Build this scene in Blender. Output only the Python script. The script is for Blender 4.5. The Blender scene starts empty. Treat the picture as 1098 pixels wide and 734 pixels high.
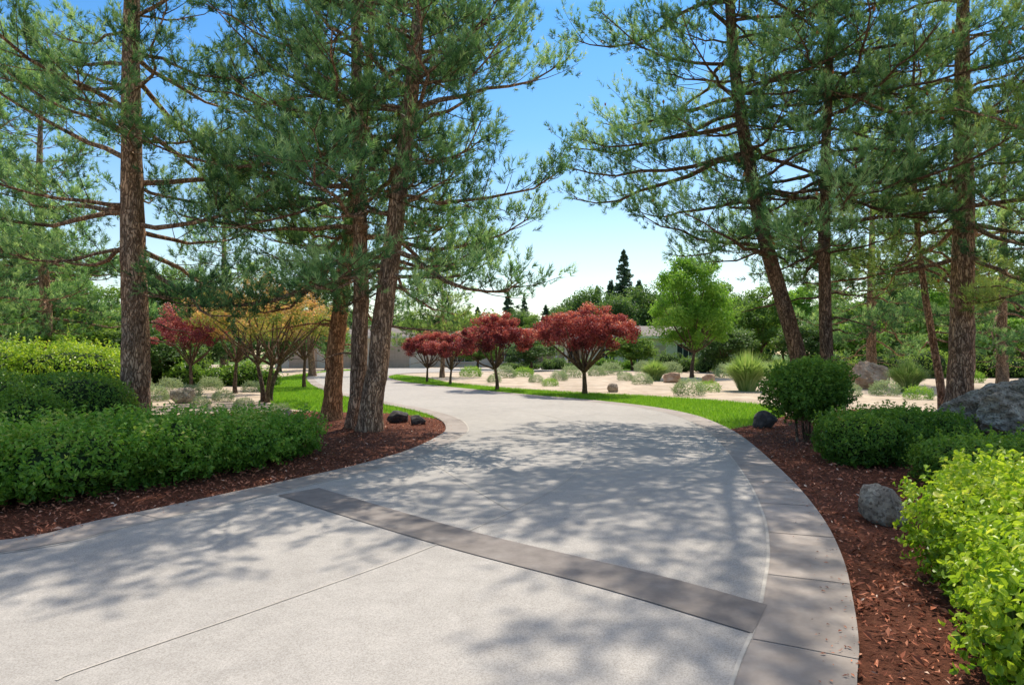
import bpy, math, numpy as np
from mathutils import Vector, geometry
SC=bpy.context.scene; COL=SC.collection
F=732.0; HZ=378.0; EYE=1.6
def G(px,py,h=0.0):
    Y=(EYE-h)*F/(py-HZ); return ((px-549)/F*Y, Y)
def GX(px,Y): return (px-549)/F*Y
# ------------------------------------------------------------ mesh helpers
def norm(a):
    return a/np.maximum(np.linalg.norm(a,axis=-1,keepdims=True),1e-9)
class MB:
    def __init__(s): s.v=[]; s.f=[]; s.m=[]; s.t=[]; s.n=0; s.sm=[]
    def add(s,v,f,mat=0,tint=None,smooth=False):
        v=np.asarray(v,dtype=np.float32).reshape(-1,3); f=np.asarray(f,dtype=np.int32)
        s.v.append(v); s.f.append(f+s.n); s.m.append(mat); s.sm.append(smooth)
        s.t.append(np.full(len(v),0.5,np.float32) if tint is None else np.asarray(tint,np.float32)); s.n+=len(v)
    def mesh(s,name,mats):
        me=bpy.data.meshes.new(name)
        v=np.concatenate(s.v); me.vertices.add(len(v)); me.vertices.foreach_set('co',v.ravel())
        lv=np.concatenate([f.ravel() for f in s.f]); tot=np.concatenate([np.full(len(f),f.shape[1],np.int32) for f in s.f])
        st=np.concatenate([[0],np.cumsum(tot)[:-1]]).astype(np.int32)
        me.loops.add(len(lv)); me.loops.foreach_set('vertex_index',lv)
        me.polygons.add(len(tot)); me.polygons.foreach_set('loop_start',st)
        mi=np.concatenate([np.full(len(f),m,np.int32) for f,m in zip(s.f,s.m)])
        sm=np.concatenate([np.full(len(f),q,bool) for f,q in zip(s.f,s.sm)])
        me.polygons.foreach_set('material_index',mi); me.polygons.foreach_set('use_smooth',sm)
        a=me.attributes.new('tint','FLOAT','POINT'); a.data.foreach_set('value',np.concatenate(s.t))
        me.update(calc_edges=True)
        for m in (mats if isinstance(mats,(list,tuple)) else [mats]): me.materials.append(m)
        return me
    def obj(s,name,mats,parent=None): return link(name,s.mesh(name,mats),parent)
def link(name,me,parent=None):
    o=bpy.data.objects.new(name,me); COL.objects.link(o)
    if parent: o.parent=parent
    return o
def tag(o,label=None,cat=None,group=None,kind=None):
    if label:o['label']=label
    if cat:o['category']=cat
    if group:o['group']=group
    if kind:o['kind']=kind
    return o
def thing(name,label,cat,loc=(0,0,0),rz=0,sc=(1,1,1),group=None):
    o=bpy.data.objects.new(name,None); COL.objects.link(o); o.location=loc; o.rotation_euler=(0,0,rz)
    o.scale=sc if isinstance(sc,(tuple,list)) else (sc,sc,sc)
    o.empty_display_size=.2
    return tag(o,label,cat,group)
def catmull(pts,sub=8):
    p=np.array(pts,float); q=np.vstack([2*p[0]-p[1],p,2*p[-1]-p[-2]]); out=[]
    for i in range(1,len(q)-2):
        for k in range(sub):
            t=k/sub; a,b,c,d=q[i-1],q[i],q[i+1],q[i+2]
            out.append(.5*((2*b)+(-a+c)*t+(2*a-5*b+4*c-d)*t*t+(-a+3*b-3*c+d)*t**3))
    out.append(p[-1]); return np.array(out)
def tube(mb,path,rad,seg=6,mat=0,rng=None,rough=0.0,smooth=True,tint=None):
    path=np.asarray(path,float); n=len(path); rad=np.asarray(rad,float)
    t=norm(np.gradient(path,axis=0)); ref=np.array([1.,0,0]) if abs(t[:,2]).mean()>.6 else np.array([0,0,1.])
    u=norm(np.cross(t,ref)); w=np.cross(t,u)
    a=np.linspace(0,2*np.pi,seg,endpoint=False)
    R=np.repeat(rad[:,None],seg,1)
    if rough and rng is not None: R=R*(1+rough*(rng.random((n,seg))-.5)*2)
    v=path[:,None,:]+R[:,:,None]*(np.cos(a)[None,:,None]*u[:,None,:]+np.sin(a)[None,:,None]*w[:,None,:])
    i=np.arange(n-1)[:,None]*seg; j=np.arange(seg)[None,:]; k=(j+1)%seg
    f=np.stack([i+j,i+k,i+seg+k,i+seg+j],-1).reshape(-1,4)
    mb.add(v.reshape(-1,3),f,mat,None if tint is None else np.full(n*seg,tint),smooth)
def box(mb,x0,x1,y0,y1,z0,z1,mat=0):
    v=[(x,y,z) for z in (z0,z1) for x,y in ((x0,y0),(x1,y0),(x1,y1),(x0,y1))]
    mb.add(v,[(0,3,2,1),(4,5,6,7),(0,1,5,4),(1,2,6,5),(2,3,7,6),(3,0,4,7)],mat)
def inpoly(x,y,poly):
    poly=np.asarray(poly); r=np.zeros(len(x),bool); n=len(poly); j=n-1
    for i in range(n):
        xi,yi=poly[i]; xj,yj=poly[j]
        if yi!=yj: r^=((yi>y)!=(yj>y))&(x<(xj-xi)*(y-yi)/(yj-yi)+xi)
        j=i
    return r
def sheet(name,poly,z,mat,parent=None,skirt=0):
    pts=[Vector((p[0],p[1],0)) for p in poly]
    tr=geometry.tessellate_polygon([pts]); mb=MB(); P=np.array([(p[0],p[1],z) for p in poly])
    T=np.array(tr); a,b,c=P[T[:,0]],P[T[:,1]],P[T[:,2]]
    s=np.cross(b-a,c-a)[:,2]; T[s<0]=T[s<0][:,::-1]
    mb.add(P,T)
    if skirt:
        n=len(P); Q=P.copy(); Q[:,2]-=skirt; i=np.arange(n); j=(i+1)%n
        mb.add(np.vstack([P,Q]),np.stack([i,j,j+n,i+n],-1))
    return mb.obj(name,mat,parent)
def offset(line,d):
    t=norm(np.gradient(line,axis=0)); n=np.stack([t[:,1],-t[:,0]],-1); return line+n*d
def ribbon(mb,line,d0,d1,z,cut=None,gap=.018):
    A=offset(line,d0); B=offset(line,d1); n=len(line)
    if cut is None:
        v=np.vstack([np.c_[A,np.full(n,z)],np.c_[B,np.full(n,z)]]); i=np.arange(n-1)
        mb.add(v,np.stack([i,i+1,i+1+n,i+n],-1)); return
    L=np.concatenate([[0],np.cumsum(np.linalg.norm(np.diff(line,axis=0),axis=1))])
    def at(C,s): return np.array([np.interp(s,L,C[:,0]),np.interp(s,L,C[:,1])])
    s=0
    while s<L[-1]-.1:
        e=min(s+cut,L[-1]); ss=np.linspace(s+gap/2,e-gap/2,7)
        a=np.array([[*at(A,q),z] for q in ss]); b=np.array([[*at(B,q),z] for q in ss]); i=np.arange(6)
        mb.add(np.vstack([a,b]),np.stack([i,i+1,i+8,i+7],-1)); s=e
# ------------------------------------------------------------ materials
def newmat(name):
    m=bpy.data.materials.new(name); m.use_nodes=True; nt=m.node_tree; nt.nodes.clear()
    out=nt.nodes.new('ShaderNodeOutputMaterial'); return m,nt,out
def ramp(nt,src,stops):
    r=nt.nodes.new('ShaderNodeValToRGB'); e=r.color_ramp.elements
    while len(e)<len(stops): e.new(.5)
    for k,(p,c) in enumerate(stops): e[k].position=p; e[k].color=(*c,1)
    nt.links.new(src,r.inputs[0]); return r.outputs[0]
def noise(nt,scale,detail=6,rough=.6,vec=None,dist=0):
    n=nt.nodes.new('ShaderNodeTexNoise'); n.inputs['Scale'].default_value=scale; n.inputs['Detail'].default_value=detail
    n.inputs['Roughness'].default_value=rough; n.inputs['Distortion'].default_value=dist
    if vec: nt.links.new(vec,n.inputs['Vector'])
    return n.outputs['Fac']
def mix(nt,a,b,fac,mode='MIX'):
    m=nt.nodes.new('ShaderNodeMix'); m.data_type='RGBA'; m.blend_type=mode
    for s,v in ((m.inputs[6],a),(m.inputs[7],b),(m.inputs[0],fac)):
        if isinstance(v,tuple): s.default_value=(*v,1)
        elif isinstance(v,(int,float)): s.default_value=v
        else: nt.links.new(v,s)
    return m.outputs[2]
def geo(nt,scale=None):
    tc=nt.nodes.new('ShaderNodeTexCoord').outputs['Object']
    if scale is None: return tc
    mp=nt.nodes.new('ShaderNodeMapping'); mp.inputs['Scale'].default_value=scale; nt.links.new(tc,mp.inputs['Vector']); return mp.outputs[0]
def surf(name,stops,scale,bscale,bump=.3,rough=.85,vec=None,speck=None,stain=.25,bdist=.02,detail=8):
    m,nt,out=newmat(name); v=geo(nt,vec)
    c=ramp(nt,noise(nt,scale,detail,.65,v),stops)
    if stain:
        st=ramp(nt,noise(nt,scale*.06 if scale>8 else .5,5,.6,v,.4),[(.3,(1-stain,)*3),(.7,(1+stain*.3,)*3)]); c=mix(nt,c,st,1.0,'MULTIPLY')
        st=ramp(nt,noise(nt,.45,7,.65,v,.8),[(.32,(1-stain*.8,)*3),(.62,(1+stain*.15,)*3)]); c=mix(nt,c,st,1.0,'MULTIPLY')
    if speck:
        vo=nt.nodes.new('ShaderNodeTexVoronoi'); vo.inputs['Scale'].default_value=speck[0]; nt.links.new(v,vo.inputs['Vector'])
        sp=ramp(nt,vo.outputs['Color'],[(.15,speck[1]),(.5,(1,1,1)),(.9,speck[2])]); c=mix(nt,c,sp,1.0,'MULTIPLY')
    b=nt.nodes.new('ShaderNodeBsdfPrincipled'); nt.links.new(c,b.inputs['Base Color']); b.inputs['Roughness'].default_value=rough
    b.inputs['Specular IOR Level'].default_value=.15
    bp=nt.nodes.new('ShaderNodeBump'); bp.inputs['Strength'].default_value=bump; bp.inputs['Distance'].default_value=bdist
    nt.links.new(noise(nt,bscale,6,.7,v),bp.inputs['Height']); nt.links.new(bp.outputs[0],b.inputs['Normal'])
    nt.links.new(b.outputs[0],out.inputs[0]); return m
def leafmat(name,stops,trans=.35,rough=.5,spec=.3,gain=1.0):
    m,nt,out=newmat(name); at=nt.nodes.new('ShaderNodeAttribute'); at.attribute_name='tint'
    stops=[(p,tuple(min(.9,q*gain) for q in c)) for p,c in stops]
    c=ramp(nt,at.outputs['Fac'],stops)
    b=nt.nodes.new('ShaderNodeBsdfPrincipled'); b.inputs['Roughness'].default_value=rough; b.inputs['Specular IOR Level'].default_value=spec
    nt.links.new(c,b.inputs['Base Color']); t=nt.nodes.new('ShaderNodeBsdfTranslucent')
    nt.links.new(mix(nt,c,(1.35,1.35,.7),1.0,'MULTIPLY'),t.inputs[0])
    ms=nt.nodes.new('ShaderNodeMixShader'); ms.inputs[0].default_value=trans
    nt.links.new(b.outputs[0],ms.inputs[1]); nt.links.new(t.outputs[0],ms.inputs[2]); nt.links.new(ms.outputs[0],out.inputs[0]); return m
def barkmat(name,dark,light,bs=9):
    m,nt,out=newmat(name); v=geo(nt,(1,1,.3)); n1=noise(nt,bs,8,.7,v,.6)
    vo=nt.nodes.new('ShaderNodeTexVoronoi'); vo.feature='DISTANCE_TO_EDGE'; vo.inputs['Scale'].default_value=bs*2.2
    mx=nt.nodes.new('ShaderNodeMix'); mx.data_type='VECTOR'; mx.inputs[0].default_value=.22; nt.links.new(v,mx.inputs[4])
    nn=nt.nodes.new('ShaderNodeTexNoise'); nn.inputs['Scale'].default_value=9; nn.inputs['Detail'].default_value=6; nt.links.new(v,nn.inputs['Vector']); nt.links.new(nn.outputs['Color'],mx.inputs[5])
    nt.links.new(mx.outputs[1],vo.inputs['Vector'])
    crack=ramp(nt,vo.outputs['Distance'],[(0,(.3,.27,.25)),(.2,(1,1,1))])
    c=mix(nt,ramp(nt,n1,[(.3,dark),(.7,light)]),crack,1.0,'MULTIPLY')
    c=mix(nt,c,ramp(nt,noise(nt,2.2,4,.6,v),[(.35,(.8,.82,.86)),(.6,(1.15,1.02,.9))]),1.0,'MULTIPLY')
    b=nt.nodes.new('ShaderNodeBsdfPrincipled'); b.inputs['Roughness'].default_value=.9; b.inputs['Specular IOR Level'].default_value=.15
    nt.links.new(c,b.inputs['Base Color']); bp=nt.nodes.new('ShaderNodeBump'); bp.inputs['Strength'].default_value=1; bp.inputs['Distance'].default_value=.03
    nt.links.new(crack,bp.inputs['Height']); nt.links.new(bp.outputs[0],b.inputs['Normal']); nt.links.new(b.outputs[0],out.inputs[0]); return m
M={}
M['ground']=surf('dry_ground',[(.3,(.46,.35,.24)),(.5,(.6,.48,.35)),(.7,(.7,.59,.46))],1.8,40,.5,.95,stain=.25,bdist=.03)
M['meadow']=surf('far_grass',[(.3,(.08,.14,.03)),(.7,(.16,.24,.06))],1.2,10,.5,.95,stain=.25,bdist=.03)
M['mulch']=surf('mulch_soil',[(.3,(.11,.04,.023)),(.55,(.25,.09,.05)),(.75,(.38,.16,.092))],28,50,1.0,.95,stain=.2,bdist=.05)
M['lawn']=surf('lawn_green',[(.3,(.12,.25,.015)),(.55,(.2,.38,.03)),(.75,(.3,.48,.06))],14,120,.8,.9,stain=.2,bdist=.03)
M['field']=surf('exposed_concrete',[(.3,(.36,.33,.29)),(.5,(.46,.425,.38)),(.7,(.545,.51,.46))],90,220,.2,.85,speck=(190,(.8,.79,.77),(1.1,1.09,1.08)),stain=.12,bdist=.004)
M['border']=surf('smooth_tinted_concrete',[(.3,(.35,.295,.25)),(.55,(.42,.36,.31)),(.75,(.49,.43,.37))],6,160,.15,.8,stain=.2,bdist=.004)
M['band']=surf('dark_band_concrete',[(.3,(.22,.19,.168)),(.55,(.285,.247,.217)),(.75,(.345,.305,.27))],6,160,.15,.8,stain=.2,bdist=.004)
M['joint']=surf('pale_joint',[(.3,(.52,.47,.4)),(.7,(.64,.59,.51))],20,100,.2,.85,stain=.2)
M['bark']=barkmat('pine_bark',(.24,.145,.095),(.84,.58,.4))
M['barkd']=barkmat('dark_bark',(.12,.075,.052),(.48,.32,.21),12)
M['barkr']=barkmat('orange_bark',(.36,.16,.075),(.9,.52,.28))
M['plumbark']=barkmat('plum_bark',(.13,.09,.065),(.46,.32,.23),14)
pg=[(0,(.025,.06,.032)),(.32,(.068,.155,.065)),(.66,(.18,.335,.13)),(.93,(.46,.6,.3)),(.97,(.5,.2,.08))]
M['needle']=leafmat('pine_needles',pg,.4,gain=1.12)
M['needle2']=leafmat('pine_needles_olive',[(0,(.04,.075,.025)),(.32,(.12,.2,.055)),(.66,(.26,.38,.11)),(.93,(.5,.6,.22)),(.97,(.5,.2,.08))],.42,gain=1.1)
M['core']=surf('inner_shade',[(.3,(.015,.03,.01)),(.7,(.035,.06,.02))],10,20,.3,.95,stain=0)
M['hedge']=leafmat('hedge_leaf',[(0,(.06,.14,.018)),(.4,(.14,.29,.04)),(.75,(.28,.46,.065)),(1,(.55,.55,.18))],.4,.4,.4,gain=1.12)
M['box']=leafmat('box_leaf',[(0,(.045,.11,.015)),(.5,(.12,.24,.032)),(1,(.3,.43,.065))],.4,.4,.4,gain=1.12)
M['lime']=leafmat('lime_leaf',[(0,(.08,.18,.015)),(.35,(.23,.39,.03)),(.75,(.5,.62,.06)),(1,(.74,.74,.18))],.42,.4,.4)
M['plum']=leafmat('plum_leaf',[(0,(.09,.017,.028)),(.35,(.24,.042,.062)),(.7,(.52,.12,.13)),(1,(.8,.38,.33))],.36)
M['purple']=leafmat('purple_leaf',[(0,(.14,.028,.05)),(.5,(.42,.11,.15)),(1,(.74,.38,.36))],.4)
M['orange']=leafmat('orange_green_leaf',[(0,(.13,.18,.045)),(.35,(.27,.31,.09)),(.58,(.52,.34,.15)),(1,(.8,.42,.28))],.44,gain=1.05)
M['bright']=leafmat('bright_leaf',[(0,(.08,.19,.022)),(.45,(.19,.37,.05)),(1,(.4,.56,.12))],.45)
M['wood1']=leafmat('woodland_leaf',[(0,(.06,.13,.022)),(.45,(.18,.3,.055)),(1,(.4,.53,.13))],.42)
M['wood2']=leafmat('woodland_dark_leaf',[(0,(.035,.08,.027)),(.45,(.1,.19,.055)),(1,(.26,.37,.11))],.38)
M['fir']=leafmat('fir_needle',[(0,(.045,.09,.05)),(.5,(.11,.18,.1)),(1,(.23,.32,.18))],.25)
M['grassy']=leafmat('ornamental_grass',[(0,(.14,.25,.06)),(.5,(.32,.45,.15)),(1,(.6,.62,.32))],.4)
M['grey']=leafmat('grey_leaf',[(0,(.14,.21,.11)),(.5,(.3,.39,.24)),(1,(.54,.6,.44))],.3)
M['blade']=leafmat('grass_blade',[(0,(.12,.25,.015)),(.5,(.24,.43,.035)),(1,(.42,.56,.1))],.4)
M['chip']=leafmat('bark_chip',[(0,(.12,.043,.026)),(.4,(.41,.145,.08)),(.8,(.68,.29,.165)),(1,(.78,.58,.44))],.0,.9,.1)
M['rock']=surf('grey_granite',[(.3,(.3,.245,.19)),(.48,(.56,.47,.375)),(.66,(.82,.73,.6))],5,16,1,.95,stain=.3,bdist=.07,speck=(38,(.5,.48,.45),(1.2,1.18,1.12)))
M['rocko']=surf('tan_granite',[(.3,(.34,.2,.12)),(.5,(.66,.44,.3)),(.7,(.82,.64,.48))],3,8,.9,.9,stain=.3,bdist=.06)
M['rockd']=surf('dark_basalt',[(.3,(.05,.045,.042)),(.55,(.11,.1,.095)),(.75,(.24,.215,.2))],8,14,.9,.85,stain=.3,bdist=.04)
M['wall']=surf('stucco',[(.3,(.7,.6,.46)),(.7,(.8,.7,.56))],4,60,.2,.9,stain=.12)
M['roof']=surf('roof_tile',[(.3,(.22,.18,.155)),(.7,(.36,.31,.265))],6,25,.6,.85,stain=.3)
M['trim']=surf('cream_trim',[(.3,(.64,.58,.48)),(.7,(.74,.68,.58))],4,60,.1,.7,stain=.1)
M['door']=surf('brown_door',[(.3,(.5,.37,.27)),(.7,(.62,.47,.35))],5,40,.2,.5,vec=(1,1,.2),stain=.1)
M['glass']=surf('window_dark',[(.3,(.02,.025,.03)),(.7,(.05,.055,.06))],2,10,.02,.15,stain=0)
# ------------------------------------------------------------ foliage helpers
def add_leaves(mb,P,N,size,rng,tint,asp=.5,hi=False,mat=0,spread=1.0):
    n=len(P); r=norm(rng.normal(size=(n,3))); N=norm(N+spread*r*.9); a=norm(np.cross(N,rng.normal(size=(n,3)))); b=np.cross(N,a)
    L=(size*(.65+.7*rng.random(n)))[:,None]; W=L*asp; up=N*L*.12
    if hi:
        v=np.stack([P-a*L*.5,P-a*L*.2+b*W*.45+up,P+a*L*.15+b*W*.42+up,P+a*L*.5-up*.6,P+a*L*.15-b*W*.42+up,P-a*L*.2-b*W*.45+up],1)
        i=np.arange(n)[:,None]*6; f=np.vstack([i+np.array([[0,1,2,3]]),i+np.array([[0,3,4,5]])]); k=6
    else:
        v=np.stack([P-a*L*.5,P+b*W*.5+up,P+a*L*.5,P-b*W*.5+up],1); f=np.arange(n)[:,None]*4+np.array([[0,1,2,3]]); k=4
    mb.add(v.reshape(-1,3),f,mat,np.repeat(tint,k))
def lumpfn(rng):
    K=rng.normal(size=(7,3))*3.4; ph=rng.random(7)*6.28
    return lambda d:(np.sin(d@K.T+ph).sum(1))/5
def lumps(ells,n,rng,depth=.18,p=2.0,bump=.1,zmin=.03,shoots=.06,sl=.1):
    """shell of leaf points over a union of lumps; shoots are short sprays of leaves standing out of the shell"""
    E=np.array(ells,float); w=(E[:,3]*E[:,4]+E[:,3]*E[:,5]+E[:,4]*E[:,5]); w/=w.sum()
    m=int(n*(1-shoots)); ns=max(1,int(n*shoots/9)); fn=lumpfn(rng); fn2=lumpfn(rng)
    def shell(m,dep):
        idx=rng.choice(len(E),m,p=w); d=norm(rng.normal(size=(m,3))); s=(np.abs(d)**p).sum(1)**(-1/p)
        q=d+E[idx,:3]; r=1-dep*rng.random(m)**1.4+bump*fn(q*1.3)+bump*.6*fn2(q*3.2)
        P=E[idx,:3]+d*s[:,None]*r[:,None]*E[idx,3:6]; keep=P[:,2]>zmin
        for k in range(len(E)):
            qq=(np.abs((P-E[k,:3])/E[k,3:6])**p).sum(1)**(1/p); keep&=(qq>1-depth*1.1)|(idx==k)
        return P[keep],norm(d/E[idx,3:6])[keep],d[keep]
    P,N,d=shell(m,depth); P2,N2,d2=shell(ns,.03)
    N2=norm(N2+np.array([0,0,.6])+rng.normal(size=N2.shape)*.3); t=np.tile(np.linspace(0,1,9),len(P2)); L=np.repeat(sl*(.5+rng.random(len(P2))),9)
    P2=np.repeat(P2,9,0)+np.repeat(N2,9,0)*(t*L)[:,None]+rng.normal(size=(len(P2)*9,3))*sl*.1
    return np.vstack([P,P2]),np.vstack([N,np.repeat(N2,9,0)]),np.vstack([d,np.repeat(d2,9,0)+np.array([0,0,.3])])
def blob(mb,c,r,sc,p=2.0,mat=1,nu=14,nv=9):
    th=np.linspace(0,2*np.pi,nu,endpoint=False); ph=np.linspace(.05,np.pi-.05,nv)
    d=np.stack([np.outer(np.sin(ph),np.cos(th)),np.outer(np.sin(ph),np.sin(th)),np.outer(np.cos(ph),np.ones(nu))],-1).reshape(-1,3)
    s=(np.abs(d)**p).sum(1)**(-1/p); v=np.array(c)+d*s[:,None]*np.array(r)*sc
    i=np.arange(nv-1)[:,None]*nu; j=np.arange(nu)[None,:]; k=(j+1)%nu
    mb.add(v,np.stack([i+j,i+nu+j,i+nu+k,i+k],-1).reshape(-1,4),mat,None,True)
def shrub(name,label,cat,loc,ells,n,size,mat,seed,p=2.0,hi=False,depth=.18,bump=.1,group=None,asp=.5,core=.78,stems=3,shoots=.06,tb=.45,rz=0,sl=.1):
    rng=np.random.default_rng(seed); t=thing(name,label,cat,loc,rz,group=group); mb=MB()
    P,N,d=lumps(ells,n,rng,depth,p,bump,shoots=shoots,sl=sl)
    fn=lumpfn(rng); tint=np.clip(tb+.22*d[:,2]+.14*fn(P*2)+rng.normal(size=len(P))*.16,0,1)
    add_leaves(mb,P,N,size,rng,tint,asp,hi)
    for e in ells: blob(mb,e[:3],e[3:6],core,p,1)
    mb.obj('foliage',[mat,M['core']],t)
    for k in range(stems):
        e=ells[rng.integers(len(ells))]; x=e[0]+rng.normal()*.12*e[3]; y=e[1]+rng.normal()*.12*e[4]; sb=MB()
        q=np.array([[x,y,-.02],[x+rng.normal()*.04,y+rng.normal()*.04,e[2]*.5],[x+rng.normal()*.3*e[3],y+rng.normal()*.3*e[4],e[2]]]); tube(sb,catmull(q,3),np.linspace(.03,.012,7),5)
        sb.obj('stem',M['barkd'],t)
    return t
def needles(mb,P,D,SL,K,rng,nl,w,tint,mat=0):
    m=len(P); n=m*K; P=np.repeat(P,K,0); D=np.repeat(D,K,0); SL=np.repeat(SL,K); t=rng.random(n)
    base=P+D*(SL*t)[:,None]; r=rng.normal(size=(n,3)); r=norm(r-(r*D).sum(1,keepdims=True)*D)
    d=norm(D*(.5+.85*t)[:,None]+r*.8); tip=base+d*(nl*(.7+.5*rng.random(n)))[:,None]
    s=norm(np.cross(d,rng.normal(size=(n,3))))*w
    v=np.stack([base-s,base+s,tip],1).reshape(-1,3); f=np.arange(n*3).reshape(-1,3)
    tt=np.clip(np.repeat(tint,K)+.2*(t-.4)+rng.normal(size=n)*.06,0,.93); mb.add(v,f,mat,np.repeat(tt,3))
def pine_meshes(seed,path,r0,z0,Lmax,K=21,nl=.12,w=.0074,bark='bark',needle='needle',sp2=.3,sp3=.066,whorl=.56,side=None,cones=0,lowdead=4,nb=(3,6),taper=2.6):
    rng=np.random.default_rng(seed); tr=MB(); cr=MB()
    path=catmull(path,8); H=path[-1,2]; n=len(path)
    path[1:-1,:2]+=np.cumsum(rng.normal(size=(n-2,2))*.012,0)*(1-np.linspace(0,1,n-2))[:,None]
    zz=path[:,2]; rad=r0*(1-zz/H*.93)**.75*(1+.35*np.exp(-np.maximum(zz,0)/.25))
    tube(tr,path,rad,20,0,rng,.06)
    def at(z): return np.array([np.interp(z,zz,path[:,0]),np.interp(z,zz,path[:,1]),z])
    TP=[];TD=[];TS=[];TT=[]
    z=z0
    while z<H-.25:
        t=(z-z0)/(H-z0); k=rng.integers(*nb); a0=rng.random()*6.28
        for b in range(k):
            az=a0+b*6.28/k+rng.normal()*.35; zz0=z+rng.normal()*.15
            L=Lmax*(1-t**taper*.85)*(.5+.65*rng.random())*(.75+.25*min(1,t*6+.4))
            if side is not None: L*=1+side[1]*math.cos(az-side[0])
            if L<.4: continue
            e=math.radians(-8+50*t+rng.normal()*13); h=np.array([math.cos(az),math.sin(az),0]); lat=np.array([-h[1],h[0],0])
            s=np.linspace(0,1,8); wob=np.cumsum(rng.normal(size=8))*.035*L; wob-=wob[0]
            st=at(min(max(zz0,.5),H-.1)); pts=st+np.outer(s*L,h)*math.cos(e)+np.outer(wob,lat)
            pts[:,2]+=L*(math.sin(e)*s-.26*s**1.5+.3*s**3.0)+np.cumsum(rng.normal(size=8))*.018*L
            rb=min(.013*L+.016,r0*.4)*(1-.6*t); tube(tr,pts,np.linspace(rb,rb*.2,8),6)
            tb=.46+rng.normal()*.13; m=max(3,int(L*.74/sp2))
            for q in range(m):
                u=.22+.78*(q+rng.random()*.8)/m; i=min(int(u*7),6); fr=u*7-i; p=pts[i]*(1-fr)+pts[i+1]*fr; tg=norm(pts[i+1]-pts[i])
                for sd in (-1,1):
                    if rng.random()<(.38 if u<.45 else .12): continue
                    an=math.radians(25+45*rng.random()); L2=(.3+.42*(1-u))*min(L,2.8)*(.4+.6*rng.random())
                    d=norm(tg*math.cos(an)+lat*sd*math.sin(an)+np.array([0,0,rng.normal()*.32+.15]))
                    v3=np.linspace(0,1,4)[:,None]; q3=p+d*L2*v3+np.array([0,0,.2*L2])*v3**2+lat*rng.normal()*.04*v3
                    tube(cr,q3,np.linspace(.012,.004,4),3,1)
                    c=max(4,int(L2/sp3)); uu=(.45+.55*(np.arange(c)+rng.random(c))/c)[:,None]
                    off=rng.normal(size=(c,3))*np.array([.085,.085,.08])+np.array([0,0,.03])
                    pp=p+d*L2*uu+np.array([0,0,.2*L2])*uu**2+off
                    dd=norm(d*.45+off*3.0+rng.normal(size=(c,3))*.3+np.array([0,0,.75]))
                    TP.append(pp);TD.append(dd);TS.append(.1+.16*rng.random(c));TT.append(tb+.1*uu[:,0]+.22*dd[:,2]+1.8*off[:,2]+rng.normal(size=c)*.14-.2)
            c=4; TP.append(np.repeat(pts[-1:],c,0)); TD.append(norm(norm(pts[-1]-pts[-2])+rng.normal(size=(c,3))*.5)); TS.append(np.full(c,.25)); TT.append(np.full(c,tb+.1))
        z+=whorl*(.7+.6*rng.random())
    for k in range(lowdead):
        az=rng.random()*6.28; L=.5+1.6*rng.random(); st=at(z0*(.45+.5*rng.random())); h=np.array([math.cos(az),math.sin(az),0]); s=np.linspace(0,1,6)
        pts=st+np.outer(s*L,h); pts[:,2]+=-.15*L*s**2+rng.normal(size=6)*.03; tube(tr,pts,np.linspace(.03,.008,6),5)
    P=np.concatenate(TP);D=np.concatenate(TD);S=np.concatenate(TS);T=np.concatenate(TT)
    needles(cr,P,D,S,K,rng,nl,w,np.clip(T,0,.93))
    if cones:
        ii=rng.choice(len(P),cones,replace=False)
        for i in ii:
            c=P[i]+D[i]*S[i]; c2=c+norm(D[i]+np.array([0,0,.5]))*.09; tube(cr,np.array([c,(c*2+c2)/3,(c+c2*2)/3,c2]),[.012,.026,.022,.006],6,0,tint=1.0)
    return tr.mesh('trunk',M[bark]),cr.mesh('crown',[M[needle],M['barkd']])
def place(name,ms,label,cat,loc,rz=0,sc=1,group=None,names=('trunk','crown')):
    t=thing(name,label,cat,loc,rz,sc,group)
    for nm,me in zip(names,ms): link(nm,me,t)
    return t
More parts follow.
